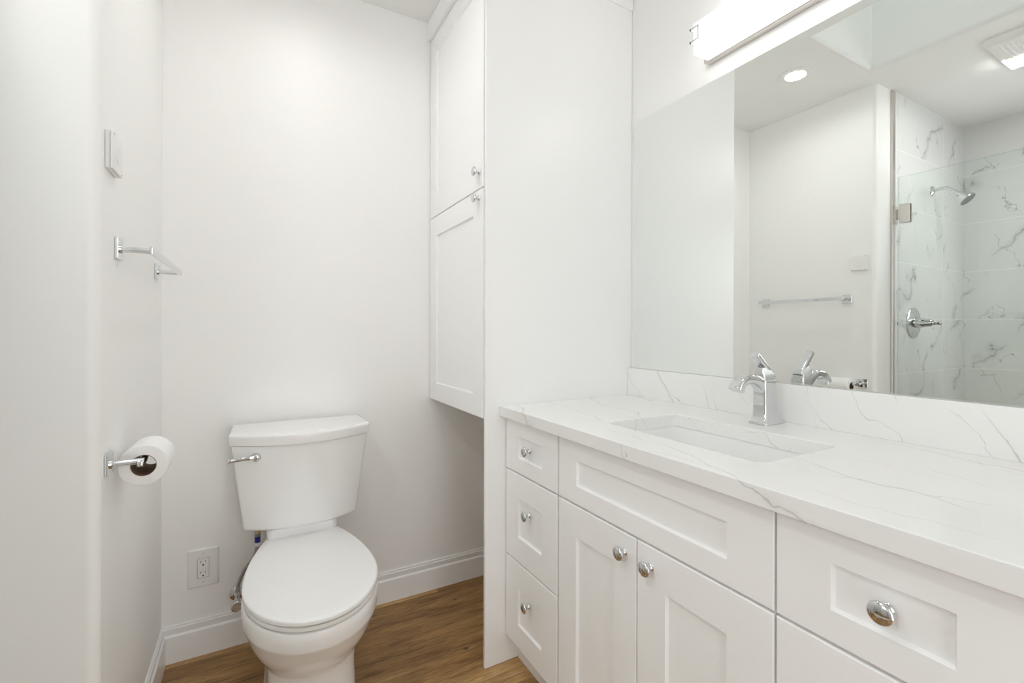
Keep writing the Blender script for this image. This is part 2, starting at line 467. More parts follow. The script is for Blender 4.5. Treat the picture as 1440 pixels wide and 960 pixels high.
# ceiling with the skylight shaft and the hole of the recessed light
SK = (-0.114, 0.424, -0.25, 1.157)           # x0 x1 y0 y1 of the skylight shaft
DL = (0.179, 1.371)                           # recessed light
bm = nb()
def rect(x0, x1, y0, y1, z): return [(x0, y0, z), (x1, y0, z), (x1, y1, z), (x0, y1, z)]
rings = [rect(-1.54, XW + 0.1, -0.95, 1.20, ZC)]
br_ = 0.022
for k in range(7):
    a = PI / 2 * k / 6
    g = br_ * (1 - math.sin(a)); h = br_ * (1 - math.cos(a))
    rings.append(rect(SK[0] - g, SK[1] + g, SK[2] - g, SK[3] + g, ZC + h))
rings.append(rect(*SK, 3.90))
loft(bm, rings, False, False)
sqr = (DL[0] - 0.12, DL[0] + 0.12, DL[1] - 0.12, DL[1] + 0.12)
loft(bm, [rect(-1.54, XW + 0.1, 1.20, YB + 0.1, ZC), rect(*sqr, ZC)], False, False)
q = [(DL[0] + 0.12 * math.cos(t) / max(abs(math.cos(t)), abs(math.sin(t))), DL[1] + 0.12 * math.sin(t) / max(abs(math.cos(t)), abs(math.sin(t)))) for t in [2 * PI * k / 48 for k in range(48)]]
loft(bm, [[(x, y, ZC) for x, y in q], [(DL[0] + 0.066 * math.cos(math.atan2(y - DL[1], x - DL[0])), DL[1] + 0.066 * math.sin(math.atan2(y - DL[1], x - DL[0])), ZC) for x, y in q],
          [(DL[0] + 0.066 * math.cos(math.atan2(y - DL[1], x - DL[0])), DL[1] + 0.066 * math.sin(math.atan2(y - DL[1], x - DL[0])), ZC + 0.06) for x, y in q]], False, True)
for v_ in ((-1.54, XW + 0.1, -0.95, SK[2] - 0.05), (-1.54, SK[0] - 0.05, SK[2] - 0.05, YB + 0.1), (SK[1] + 0.05, XW + 0.1, SK[2] - 0.05, YB + 0.1), (SK[0] - 0.05, SK[1] + 0.05, SK[3] + 0.05, YB + 0.1)):
    box(bm, v_[0], v_[1], v_[2], v_[3], ZC + 0.09, ZC + 0.12)
struct('ceiling', clean(bm), M['ceil'])

def base_prof(d0=0.0):
    return [(0.0005, 0.0), (0.0136, 0.0), (0.0136, 0.0835), (0.0120, 0.0885), (0.0075, 0.0925), (0.0070, 0.0965), (0.0088, 0.1100), (0.0082, 0.1130),
            (0.0052, 0.1145), (0.0060, 0.1205), (0.0045, 0.1230), (0.0005, 0.1230)]
bm = nb(); P_ = base_prof()
loft(bm, [[(XL + d, YB - d, z) for d, z in P_], [(XW, YB - d, z) for d, z in P_]])
struct('baseboard_back', bm, M['trim'], angle=25)
bm = nb()
loft(bm, [[(XL + d, YW + 0.02, z) for d, z in P_], [(XL + d, YB - d, z) for d, z in P_]])
struct('baseboard_left', bm, M['trim'], angle=25)

# ------------------------------------------------------------------ tall side panel and wall cabinet
pn = link('side_panel', box(box(nb(), 0.669, XW - 0.001, YP, YP + 0.0135, 0, ZC - 0.001, 0.003), 0.6685, XW - 0.003, 1.3662, YP + 0.0002, 2.390, ZC - 0.0012, 0.0015, 1), M['cab'])
tag(pn, 'tall white painted panel from floor to ceiling at the left end of the vanity', 'panel')

def shaker(bm, xf, y0, y1, z0, z1, iy0, iy1, iz0, iz1, t=0.019, bev=0.0022, rec=0.007, sl=0.0035):
    """front facing -x with a sunk middle panel"""
    def rc(x, a0, a1, b0, b1): return [(x, a0, b0), (x, a1, b0), (x, a1, b1), (x, a0, b1)]
    rings = [rc(xf + t, y0, y1, z0, z1), rc(xf + bev, y0, y1, z0, z1), rc(xf + bev * 0.3, y0 + bev * .3, y1 - bev * .3, z0 + bev * .3, z1 - bev * .3),
             rc(xf, y0 + bev, y1 - bev, z0 + bev, z1 - bev),
             rc(xf, iy0, iy1, iz0, iz1), rc(xf + 0.001, iy0 + 0.0008, iy1 - 0.0008, iz0 + 0.0008, iz1 - 0.0008),
             rc(xf + rec, iy0 + sl, iy1 - sl, iz0 + sl, iz1 - sl)]
    loft(bm, rings, True, True)
    return bm

def knob(parent, xf, y, z):
    bm = nb()
    lathe(bm, [(0.0, 0.0085), (0.0018, 0.0085), (0.003, 0.0070), (0.007, 0.0052), (0.011, 0.0052), (0.0145, 0.0078), (0.0165, 0.0125), (0.0185, 0.0152),
               (0.0208, 0.0160), (0.0230, 0.0152), (0.0248, 0.0128), (0.0262, 0.0080), (0.0267, 0.003)], (xf, y, z), (-1, 0, 0), 28)
    o = link('knob', bm, M['chrome'], parent, angle=50)
    o['label'] = 'round chrome knob'
    return o

wc = thing('wall_cabinet', (0.99, 1.65, 0.83), 'tall white two-door cabinet hung on the wall beside the toilet', 'cabinet')
link('body', box(nb(), 0.6855, XW - 0.001, YP + 0.0145, YB - 0.001, 0.83, ZC - 0.001, 0.001, 1), M['cab'], wc)
DX = 0.6655
d = link('door', shaker(nb(), DX, 1.3905, 1.9165, 0.8265, 1.5962, 1.4675, 1.8395, 0.8993, 1.5170), M['cab'], wc, angle=20)
knob(d, DX, 1.4200, 1.5665)
d = link('door', shaker(nb(), DX, 1.3905, 1.9165, 1.6000, 2.3630, 1.4675, 1.8395, 1.6790, 2.2905), M['cab'], wc, angle=20)
knob(d, DX, 1.4200, 1.6550)
bm = nb()
box(bm, 0.650, 0.6845, YP + 0.0150, YB - 0.001, 2.3665, ZC - 0.0005, 0.0015, 1)
link('crown_strip', bm, M['cab'], wc)

# ------------------------------------------------------------------ vanity
GAPZ = (0.6555, 0.6605)
def unit_solid(root, y0, y1):
    link('body', box(nb(), XDF + 0.0205, XW - 0.002, y0, y1, 0.097, ZCB - 0.0008, 0.0008, 1), M['cab'], root)
    link('toe_kick', box(nb(), 0.7955, 0.811, y0, y1, 0, 0.0965), M['cab'], root)

FT = 0.829
u = thing('drawer_cabinet', (0.95, 1.22, 0), 'narrow white three-drawer vanity cabinet against the tall panel', 'cabinet', 'three-drawer vanity cabinets')
unit_solid(u, 1.0662, 1.3725)
def drawers(u, y0, y1, kz):
    a, b = y0 + 0.0795, y1 - 0.0815
    for (z0, z1, i0, i1), k in zip(((0.6605, FT, 0.7085, 0.7775), (0.3745, 0.6555, 0.4535, 0.5785), (0.097, 0.3695, 0.1705, 0.2940)), kz):
        dd = link('drawer', shaker(nb(), XDF, y0, y1, z0, z1, a, b, i0, i1), M['cab'], u, angle=20)
        knob(dd, XDF, (a + b) / 2, k)
drawers(u, 1.0700, 1.3700, (0.7470, 0.5480, 0.2670))

u = thing('sink_cabinet', (0.95, 0.76, 0), 'white two-door vanity cabinet under the sink, with a false drawer front', 'cabinet')
bm = nb()
box(bm, XDF + 0.0205, XW - 0.002, 1.0475, 1.0655, 0.097, ZCB - 0.0008)
box(bm, XDF + 0.0205, XW - 0.002, 0.4492, 0.467, 0.097, ZCB - 0.0008)
box(bm, XDF + 0.0205, XW - 0.002, 0.467, 1.0475, 0.097, 0.113)
box(bm, XDF + 0.0205, XDF + 0.038, 0.467, 1.0475, 0.113, ZCB - 0.0008)
box(bm, XW - 0.012, XW - 0.002, 0.467, 1.0475, 0.113, ZCB - 0.0008)
link('body', bm, M['cab'], u, smooth=False)
link('toe_kick', box(nb(), 0.7955, 0.811, 0.4492, 1.0655, 0, 0.0965), M['cab'], u)
link('false_front', shaker(nb(), XDF, 0.4505, 1.0620, 0.6605, FT, 0.5370, 0.9828, 0.7085, 0.7763), M['cab'], u, angle=20)
d = link('door', shaker(nb(), XDF, 0.7630, 1.0620, 0.097, 0.6555, 0.8345, 0.9826, 0.1705, 0.5748), M['cab'], u, angle=20)
knob(d, XDF, 0.7990, 0.6130)
d = link('door', shaker(nb(), XDF, 0.4505, 0.7595, 0.097, 0.6555, 0.5370, 0.6795, 0.1705, 0.5735), M['cab'], u, angle=20)
knob(d, XDF, 0.7190, 0.6130)

u = thing('drawer_cabinet', (0.95, 0.30, 0), 'white three-drawer vanity cabinet nearest the camera at the right edge', 'cabinet', 'three-drawer vanity cabinets')
unit_solid(u, 0.1420, 0.4485)
drawers(u, 0.1455, 0.4468, (0.7470, 0.5480, 0.2670))

# countertop with the sink cut-out
SX0, SX1, SY0, SY1 = 0.8475, 1.1220, 0.5365, 0.9850
CY0 = 0.118
bm = nb()
nseg = 5
def cut(z, g=0.0): return [(x, y, z) for x, y in rrect((SX0 + SX1) / 2, (SY0 + SY1) / 2, (SX1 - SX0) / 2 + g, (SY1 - SY0) / 2 + g, 0.022 + g, nseg)]
def outer(z, g=0.0):
    o = []
    for (x, y) in ((XW - 0.001 - g, YP - 0.0005 - g), (XCF + g, YP - 0.0005 - g), (XCF + g, CY0 + g), (XW - 0.001 - g, CY0 + g)):
        o += [(x, y, z)] * (nseg + 1)
    return o
bv = 0.0022
loft(bm, [outer(ZCB, bv), outer(ZCB + bv), outer(ZCT - bv), outer(ZCT - bv * .3, bv * .3), outer(ZCT, bv), cut(ZCT, 0.0015), cut(ZCT - 0.0015), cut(ZCB), outer(ZCB, bv)], False, False)
ct = link('countertop', clean(bm), M['quartz'], angle=25)
tag(ct, 'white quartz countertop with fine grey veins on the vanity', 'countertop')
bs = link('backsplash', box(nb(), XSP, XW - 0.0005, CY0, YP - 0.0005, ZCT + 0.00005, 0.9727, 0.0006, 1), M['splash'])
tag(bs, 'low strip of veined white quartz standing behind the faucet under the mirror', 'backsplash')

# undermount sink
sk = thing('sink', ((SX0 + SX1) / 2, (SY0 + SY1) / 2, 0.69), 'rectangular white undermount sink set into the quartz countertop', 'sink')
scx, scy = (SX0 + SX1) / 2, (SY0 + SY1) / 2
hx, hy = (SX1 - SX0) / 2 + 0.004, (SY1 - SY0) / 2 + 0.004
bm = nb()
S_ = [(0.020, 0.020, ZCB - 0.0125), (0.020, 0.020, ZCB - 0.0006), (0.0, 0.0, ZCB - 0.0006), (-0.003, -0.003, ZCB - 0.006), (-0.006, -0.007, 0.76), (-0.009, -0.011, 0.725), (-0.016, -0.019, 0.711),
      (-0.030, -0.034, 0.703), (-0.070, -0.12, 0.699), (-0.117, -0.2, 0.697)]
S2 = [(-0.117, -0.2, 0.687), (-0.030, -0.034, 0.692), (-0.006, -0.009, 0.703), (0.004, 0.003, 0.725), (0.007, 0.006, ZCB - 0.0125)]
rr = []
for gx, gy, z in S_ + S2:
    r_ = max(0.006, min(0.026, min(hx + gx, hy + gy) - 0.001))
    rr.append([(x, y, z) for x, y in rrect(scx, scy, hx + gx, hy + gy, r_, 5)])
rr.append(rr[0])
loft(bm, rr, False, False)
link('basin', clean(bm), M['china'], sk, angle=50)
bm = nb()
lathe(bm, [(-0.008, 0.021), (0.003, 0.021), (0.0042, 0.019), (0.0035, 0.015), (0.006, 0.012), (0.008, 0.004)], (scx, scy, 0.697), (0, 0, 1), 28)
link('drain', bm, M['chrome'], sk)

# ------------------------------------------------------------------ faucet
fy = 0.766
fc = thing('faucet', (1.225, fy, ZCT), 'polished chrome single-handle faucet standing behind the sink', 'faucet')
bm = nb()
def sect(cx, hx_, hy_, z, r): return [(x, y, z) for x, y in rrect(cx, fy, hx_, hy_, r, 4)]
z0 = ZCT + 0.0002
loft(bm, [sect(1.2275, 0.0415, 0.0275, z0, 0.006), sect(1.2275, 0.0415, 0.0275, z0 + 0.005, 0.006), sect(1.2270, 0.0385, 0.0250, z0 + 0.009, 0.006), sect(1.2260, 0.0335, 0.0215, z0 + 0.018, 0.006),
          sect(1.2250, 0.0300, 0.0200, z0 + 0.030, 0.006), sect(1.2235, 0.0275, 0.0190, 0.925, 0.006), sect(1.2225, 0.0268, 0.0188, 0.960, 0.006), sect(1.2215, 0.0270, 0.0190, 0.984, 0.006), sect(1.2215, 0.0262, 0.0182, 0.9865, 0.006)])
link('body', bm, M['chrome'], fc, angle=40)
# arched spout with an oblong section
path = smooth_path([(1.232, 0, 0.905), (1.222, 0, 0.940), (1.200, 0, 0.972), (1.172, 0, 0.9895), (1.142, 0, 0.9925), (1.119, 0, 0.9865), (1.105, 0, 0.975), (1.099, 0, 0.965)], 5)
rings = []
n_ = len(path)
for i, p in enumerate(path):
    t = (path[min(i + 1, n_ - 1)] - path[max(i - 1, 0)]).normalized()
    nrm = Vector((-t.z, 0, t.x))
    f = i / (n_ - 1)
    hh = 0.0175 * (1 - f) + 0.0085 * f + (0.006 * max(0, (f - 0.72) / 0.28))
    ww = 0.0178 * (1 - f) + 0.0150 * f + (0.003 * max(0, (f - 0.72) / 0.28))
    ring = []
    for (a, b) in rrect(0, 0, hh, ww, min(hh, ww) * 0.55, 4):
        ring.append((p.x + nrm.x * a, fy + b, p.z + nrm.z * a))
    rings.append(ring)
bm = nb(); loft(bm, rings)
link('spout', bm, M['chrome'], fc, angle=45)
bm = nb()
loft(bm, [sect(1.2200, 0.0235, 0.0160, 0.9855, 0.004), sect(1.2200, 0.0235, 0.0160, 0.9890, 0.004), sect(1.2195, 0.0258, 0.0180, 0.9892, 0.004), sect(1.2180, 0.0240, 0.0165, 1.000, 0.004), sect(1.2130, 0.0190, 0.0140, 1.013, 0.004), sect(1.2090, 0.0135, 0.0115, 1.021, 0.004)])
link('handle_hub', bm, M['chrome'], fc, angle=40)
bm = nb()
lp = smooth_path([(1.2460, 0, 0.9925), (1.2340, 0, 1.0060), (1.2160, 0, 1.0225), (1.1975, 0, 1.0390), (1.1810, 0, 1.0540), (1.1765, 0, 1.0572)], 5)
rings = []
for i, p in enumerate(lp):
    t = (lp[min(i + 1, len(lp) - 1)] - lp[max(i - 1, 0)]).normalized(); nrm = Vector((-t.z, 0, t.x)); f = i / (len(lp) - 1)
    hh = 0.0080 * (1 - f) + 0.0062 * f; ww = 0.0150 * (1 - f) + 0.0108 * f
    rings.append([(p.x + nrm.x * a, fy + b, p.z + nrm.z * a) for a, b in rrect(0, 0, hh, ww, hh * 0.6, 4)])
loft(bm, rings)
link('lever', bm, M['chrome'], fc, angle=45)

# ------------------------------------------------------------------ mirror
bm = nb()
box(bm, 1.3110, XW - 0.0003, CY0, 1.3510, 0.9733, 1.9388)
for f in bm.faces:
    if abs(f.normal.x + 1) > 0.01 and not (f.calc_center_median().x < 1.3112): f.material_index = 1
o = link('mirror', bm, [M['mirror'], M['edge']], smooth=False)
tag(o, 'large frameless mirror on the wall above the vanity', 'mirror')

# ------------------------------------------------------------------ vanity light
vl = thing('vanity_light', (XW, 0.76, 2.05), 'lit white glass bar light with chrome brackets above the mirror', 'light')
link('back_plate', box(nb(), 1.288, XW - 0.0005, 0.5025, 1.0175, 1.9975, 2.100, 0.002, 1), M['nickel'], vl)
link('glass_shade', box(nb(), 1.227, 1.2875, 0.512, 1.008, 2.003, 2.102, 0.003, 2), M['bar'], vl)
def bracket(s):
    """strap that wraps one end of the glass; s=+1 far end, -1 near end"""
    ye = 1.008 if s > 0 else 0.512
    bm = nb()
    def bx(x0, x1, a, b, z0, z1):
        ya, yb = sorted((ye + s * a, ye + s * b)); box(bm, x0, x1, ya, yb, z0, z1, 0.0006, 1)
    bx(1.2225, 1.2268, -0.023, -0.0165, 2.0425, 2.0900)
    for zz in (2.0425, 2.0835):
        bx(1.2225, 1.2268, -0.0165, 0.0125, zz, zz + 0.0065)
        bx(1.2225, 1.2885, 0.0075, 0.0125, zz, zz + 0.0065)
    bx(1.2850, 1.2885, -0.0, 0.0075, 2.0425, 2.09)
    return bm
for s in (1, -1):
    link('bracket', bracket(s), M['chrome'], vl)

# ------------------------------------------------------------------ wall things on the left
th = thing('thermostat', (XL, 1.2746, 1.4925), 'square white thermostat on the left wall above the towel bar', 'thermostat')
link('back_plate', box(nb(), XL + 0.0003, XL + 0.0080, 1.2346, 1.3146, 1.4530, 1.5320, 0.0012, 1), M['plastic'], th)
link('front_plate', box(nb(), XL + 0.0086, XL + 0.0133, 1.2352, 1.3140, 1.4536, 1.5314, 0.0015), M['plastic'], th)
bm = nb(); lathe(bm, [(0.0, 0.0178), (0.0012, 0.0175), (0.0016, 0.0165), (0.0008, 0.0150), (0.0004, 0.001)], (XL + 0.0133, 1.2746, 1.4915), (1, 0, 0), 40)
link('dial', bm, M['plastic'], th)
for nm_, m_, (y0_, y1_, z0_, z1_) in (('dial_pointer', 'plastic', (1.2735, 1.2757, 1.4990, 1.5010)), ('printed_mark', 'grey', (1.302, 1.311, 1.4572, 1.4586)), ('printed_mark', 'grey', (1.242, 1.250, 1.5270, 1.5282))):
    link(nm_, box(nb(), XL + 0.0133, XL + 0.0136, y0_, y1_, z0_, z1_), M[m_], th, smooth=False)

tb = thing('towel_bar', (XL, 1.57, 1.30), 'short square chrome towel bar on the left wall', 'towel bar')
for yc in (1.334, 1.8025):
    link('mounting_plate', box(nb(), XL + 0.0003, XL + 0.0065, yc - 0.0235, yc + 0.0235, 1.2765, 1.3235, 0.0012, 1), M['chrome'], tb)
    bm = nb(); lathe(bm, [(0, 0.0095), (0.003, 0.0095), (0.0035, 0.0065), (0.0600, 0.0065)], (XL + 0.0063, yc, 1.3000), (1, 0, 0), 24)
    link('post', bm, M['chrome'], tb)
link('bar', box(nb(), XL + 0.0595, XL + 0.0665, 1.324, 1.8125, 1.2915, 1.3095, 0.0022), M['chrome'], tb)

HY, HZ, RX = 1.2575, 0.8400, XL + 0.0557
hp = thing('toilet_paper_holder', (XL, HY, HZ), 'chrome toilet paper holder arm on a square plate low on the left wall', 'paper holder')
link('mounting_plate', box(nb(), XL + 0.0003, XL + 0.0068, HY - 0.0235, HY + 0.0235, HZ - 0.0235, HZ + 0.0215, 0.0012, 1), M['chrome'], hp)
bm = nb(); lathe(bm, [(0, 0.0095), (0.003, 0.0095), (0.0035, 0.0062), (0.0560, 0.0062)], (XL + 0.0066, HY, HZ - 0.003), (1, 0, 0), 24)
link('post', bm, M['chrome'], hp)
bm = nb(); box(bm, RX - 0.006, RX + 0.006, HY - 0.012, HY + 0.148, HZ - 0.0140, HZ - 0.0010, 0.003)
link('arm', bm, M['chrome'], hp)

rl = thing('toilet_paper_roll', (RX, 1.34, 0.819), 'full white toilet paper roll hanging on the chrome holder', 'toilet paper')
RZ = 0.8195
bm = nb()
Ro, Ri, ya, yb = 0.0455, 0.0235, 1.288, 1.390
lathe(bm, [(0, Ri), (0, Ro - 0.003), (0.0015, Ro - 0.0006), (0.004, Ro), (yb - ya - 0.004, Ro), (yb - ya - 0.0015, Ro - 0.0006), (yb - ya, Ro - 0.003), (yb - ya, Ri), (0, Ri)], (RX, ya, RZ), (0, 1, 0), 64, cap0=False, cap1=False)
link('paper', clean(bm), M['paper'], rl, angle=50)
bm = nb(); lathe(bm, [(0, 0.0222), (0, 0.0233), (yb - ya - 0.001, 0.0233), (yb - ya - 0.001, 0.0222), (0, 0.0222)], (RX, ya + 0.0005, RZ), (0, 1, 0), 48, cap0=False, cap1=False)
o = link('core', clean(bm), M['card'], rl, angle=50); o['label'] = 'brown cardboard core'

# ------------------------------------------------------------------ outlet on the back wall
ol = thing('wall_outlet', (-0.15, YB, 0.2973), 'white double power outlet low on the wall left of the toilet', 'outlet')
cx_, cz_ = -0.1500, 0.2973
bm = nb()
loft(bm, [[(x, YB - 0.0003, z) for x, z in rrect(cx_, cz_, 0.0455, 0.0655, 0.003, 3)], [(x, YB - 0.003, z) for x, z in rrect(cx_, cz_, 0.0455, 0.0655, 0.003, 3)],
          [(x, YB - 0.0068, z) for x, z in rrect(cx_, cz_, 0.0420, 0.0620, 0.003, 3)], [(x, YB - 0.0070, z) for x, z in rrect(cx_, cz_, 0.0180, 0.0345, 0.0015, 3)],
          [(x, YB - 0.0035, z) for x, z in rrect(cx_, cz_, 0.0176, 0.0341, 0.0015, 3)]])
link('cover_plate', bm, M['plastic'], ol, angle=20)
bm = nb()
box(bm, cx_ - 0.0166, cx_ + 0.0166, YB - 0.0085, YB - 0.0036, cz_ - 0.0331, cz_ + 0.0331, 0.001, 1)
rcp = link('receptacle', bm, M['plastic'], ol)
rc_ = rcp
for s in (-1, 1):
    zc_ = cz_ + s * 0.0185
    link('slot', box(nb(), cx_ - 0.0075, cx_ - 0.0058, YB - 0.0087, YB - 0.0080, zc_ - 0.0005, zc_ + 0.0085), M['dark'], rc_, smooth=False)
    link('slot', box(nb(), cx_ + 0.0050, cx_ + 0.0067, YB - 0.0087, YB - 0.0080, zc_ + 0.0005, zc_ + 0.0075), M['dark'], rc_, smooth=False)
    link('ground_hole', lathe(nb(), [(0, 0.0028), (0.0007, 0.0028)], (cx_ - 0.0002, YB - 0.0080, zc_ - 0.0075), (0, -1, 0), 12), M['dark'], rc_)
    link('screw', box(nb(), cx_ - 0.0028, cx_ + 0.0028, YB - 0.0074, YB - 0.0068, cz_ + s * 0.0485 - 0.0006, cz_ + s * 0.0485 + 0.0006), M['grey'], ol, smooth=False)

# ------------------------------------------------------------------ toilet
TX = 0.150
tl = thing('toilet', (TX, 1.55, 0), 'white two-piece toilet with closed lid against the back wall', 'toilet')
YC = 1.44
def egg(z, hw, yf, yb, hb, n=28, yc=YC, pw=1.9):
    """plan outline, pointed end towards -y, flat at the back"""
    right = []
    for k in range(n + 1):
        t = PI / 2 * k / n
        right.append((hw * math.sin(t), yc - (yc - yf) * math.cos(t)))
    m = 14
    for k in range(1, m + 1):
        s = k / m
        right.append((hw - (hw - hb) * s ** pw, yc + (yb - yc) * s))
    pts = [(TX + x, y, z) for x, y in right] + [(TX - x, y, z) for x, y in reversed(right[1:])]
    return pts
bm = nb()
loft(bm, [egg(0.0, 0.128, 1.318, 1.83, 0.105), egg(0.012, 0.127, 1.320, 1.83, 0.105), egg(0.024, 0.121, 1.328, 1.83, 0.100), egg(0.08, 0.117, 1.336, 1.82, 0.098), egg(0.15, 0.114, 1.338, 1.81, 0.096),
          egg(0.195, 0.116, 1.328, 1.80, 0.096), egg(0.212, 0.119, 1.318, 1.79, 0.097), egg(0.235, 0.133, 1.292, 1.78, 0.100), egg(0.265, 0.150, 1.262, 1.77, 0.105), egg(0.295, 0.162, 1.240, 1.76, 0.110),
          egg(0.325, 0.171, 1.222, 1.755, 0.114), egg(0.333, 0.1745, 1.214, 1.755, 0.115), egg(0.342, 0.1765, 1.210, 1.755, 0.116), egg(0.365, 0.1785, 1.206, 1.755, 0.116), egg(0.383, 0.1775, 1.206, 1.755, 0.116), egg(0.392, 0.172, 1.212, 1.75, 0.112)])
# tank deck behind the seat
def deck(z, hw, y0, y1): return [(x, y, z) for x, y in rrect(TX, (y0 + y1) / 2, hw, (y1 - y0) / 2, 0.02, 5)]
loft(bm, [deck(0.20, 0.085, 1.72, 1.84), deck(0.30, 0.095, 1.72, 1.87), deck(0.40, 0.108, 1.72, 1.885), deck(0.45, 0.112, 1.725, 1.885), deck(0.4585, 0.108, 1.73, 1.88)])
link('bowl', bm, M['china'], tl, angle=60)
bm = nb()
loft(bm, [egg(0.3935, 0.170, 1.209, 1.742, 0.108), egg(0.3955, 0.1745, 1.203, 1.745, 0.112), egg(0.4045, 0.1755, 1.202, 1.745, 0.112), egg(0.4065, 0.173, 1.205, 1.744, 0.111)])
link('seat', bm, M['seat'], tl, angle=60)
bm = nb()
loft(bm, [egg(0.4095, 0.172, 1.205, 1.744, 0.110), egg(0.4110, 0.1765, 1.199, 1.746, 0.1115), egg(0.4190, 0.1770, 1.198, 1.746, 0.112), egg(0.4225, 0.1745, 1.201, 1.745, 0.1105), egg(0.4245, 0.1690, 1.208, 1.743, 0.107),
          egg(0.4255, 0.150, 1.235, 1.735, 0.095), egg(0.4262, 0.08, 1.33, 1.69, 0.05)])
link('lid', bm, M['seat'], tl, angle=60)
for s in (-1, 1):
    bm = nb(); lathe(bm, [(0, 0.012), (0.028, 0.012), (0.031, 0.009)], (TX + s * 0.066, 1.752, 0.394), (0, 0, 1), 20)
    link('seat_hinge', bm, M['seat'], tl)

def tank_outline(z, hb, hf, yb, yc, ym, rf=0.018, rbk=0.012, n=16):
    front = []
    for k in range(n + 1):
        s = -1 + 2 * k / n
        front.append((TX + hf * s, yc - (yc - ym) * (1 - s * s)))
    poly = [(TX + hb, yb), (TX - hb, yb)] + front
    rad = [rbk, rbk] + [rf] + [0] * (n - 1) + [rf]
    return [(p[0], p[1], z) for p in fillet(poly, rad)]
bm = nb()
T_ = lambda z, f, g=0.0: tank_outline(z, 0.176 + 0.034 * f - g, 0.178 + 0.034 * f - g, 1.903 - g, 1.738 - 0.013 * f + g, 1.690 - 0.036 * f + g)
loft(bm, [T_(0.4600, 0, 0.012), T_(0.4620, 0, 0.006), T_(0.4660, 0, 0.002), T_(0.472, 0.02, 0.0), T_(0.60, 0.48), T_(0.747, 1.0), T_(0.7475, 1.0, 0.006)])
link('tank', bm, M['china'], tl, angle=40)
bm = nb()
Lo = lambda z, g: tank_outline(z, 0.2165 - g, 0.2205 - g, 1.907 - g, 1.722 + g, 1.645 + g, 0.016)
loft(bm, [Lo(0.7480, 0.006), Lo(0.7490, 0.003), Lo(0.755, 0.0015), Lo(0.775, 0.0), Lo(0.781, 0.001), Lo(0.7845, 0.004), Lo(0.7855, 0.009), Lo(0.7862, 0.03)])
link('tank_lid', bm, M['china'], tl, angle=40)
# flush lever on the front, upper left
lv = link('flush_lever', lathe(nb(), [(0, 0.0150), (0.004, 0.0150), (0.006, 0.0125), (0.011, 0.0105), (0.015, 0.0085), (0.0165, 0.004)], (0.008, 1.6905, 0.7130), (-0.12, -1, 0), 24), M['chrome'], tl)
bm = nb()
lpth = smooth_path([(0.010, 1.681, 0.7130), (-0.010, 1.679, 0.7135), (-0.035, 1.681, 0.7125), (-0.060, 1.685, 0.7105), (-0.070, 1.687, 0.7095)], 4)
rings = []
for i, p in enumerate(lpth):
    f = i / (len(lpth) - 1)
    rings.append([(p.x, p.y + a, p.z + b) for a, b in rrect(0, 0, 0.0045, 0.0085 - 0.003 * math.sin(PI * f), 0.003, 3)])
loft(bm, rings)
link('arm', bm, M['chrome'], lv)

# water supply
sv = thing('supply_valve', (-0.047, YB, 0.180), 'chrome water supply valve with a hose, behind the toilet bowl', 'valve')
bm = nb(); lathe(bm, [(0.0005, 0.027), (0.003, 0.026), (0.008, 0.016), (0.010, 0.009)], (-0.047, YB, 0.180), (0, -1, 0), 28)
link('escutcheon', bm, M['chrome'], sv)
bm = nb()
lathe(bm, [(0.0, 0.008), (0.045, 0.008), (0.045, 0.0115), (0.068, 0.0115), (0.070, 0.008)], (-0.047, YB - 0.008, 0.180), (0, -1, 0), 20)
lathe(bm, [(0.0, 0.0075), (0.024, 0.0075), (0.024, 0.0105), (0.036, 0.0105)], (-0.047, YB - 0.062, 0.180), (0, 0, 1), 20)
link('body', bm, M['chrome'], sv)
bm = nb()
lathe(bm, [(0.0, 0.0055), (0.010, 0.006), (0.011, 0.0180), (0.020, 0.0185), (0.023, 0.0150)], (-0.047, YB - 0.076, 0.180), (0, -1, 0), 20)
link('handle', bm, M['chrome'], sv)
bm = nb()
tube(bm, smooth_path([(-0.047, YB - 0.062, 0.215), (-0.044, YB - 0.063, 0.240), (-0.025, YB - 0.075, 0.290), (0.003, YB - 0.092, 0.335), (0.0135, YB - 0.100, 0.375)], 6), 0.0062, 14)
link('hose', bm, M['braid'], sv)
bm = nb(); lathe(bm, [(0, 0.0085), (0.012, 0.0085), (0.0125, 0.009)], (0.0135, YB - 0.100, 0.375), (0, 0, 1), 18); link('hose_ferrule', bm, M['plastic'], sv)
bm = nb(); lathe(bm, [(0, 0.0092), (0.020, 0.0092)], (0.0135, YB - 0.100, 0.3875), (0, 0, 1), 18); o = link('hose_label', bm, M['blue'], sv); o['label'] = 'dark blue band'
bm = nb(); lathe(bm, [(0, 0.0090), (0.003, 0.0090), (0.003, 0.0095), (0.010, 0.0095)], (0.0135, YB - 0.100, 0.4080), (0, 0, 1), 18); link('hose_nut', bm, M['grey'], sv)
bm = nb(); lathe(bm, [(0, 0.0098), (0.014, 0.0098), (0.016, 0.0085), (0.041, 0.0085)], (0.0135, YB - 0.100, 0.4185), (0, 0, 1), 12); link('threaded_shank', bm, M['brass'], sv)

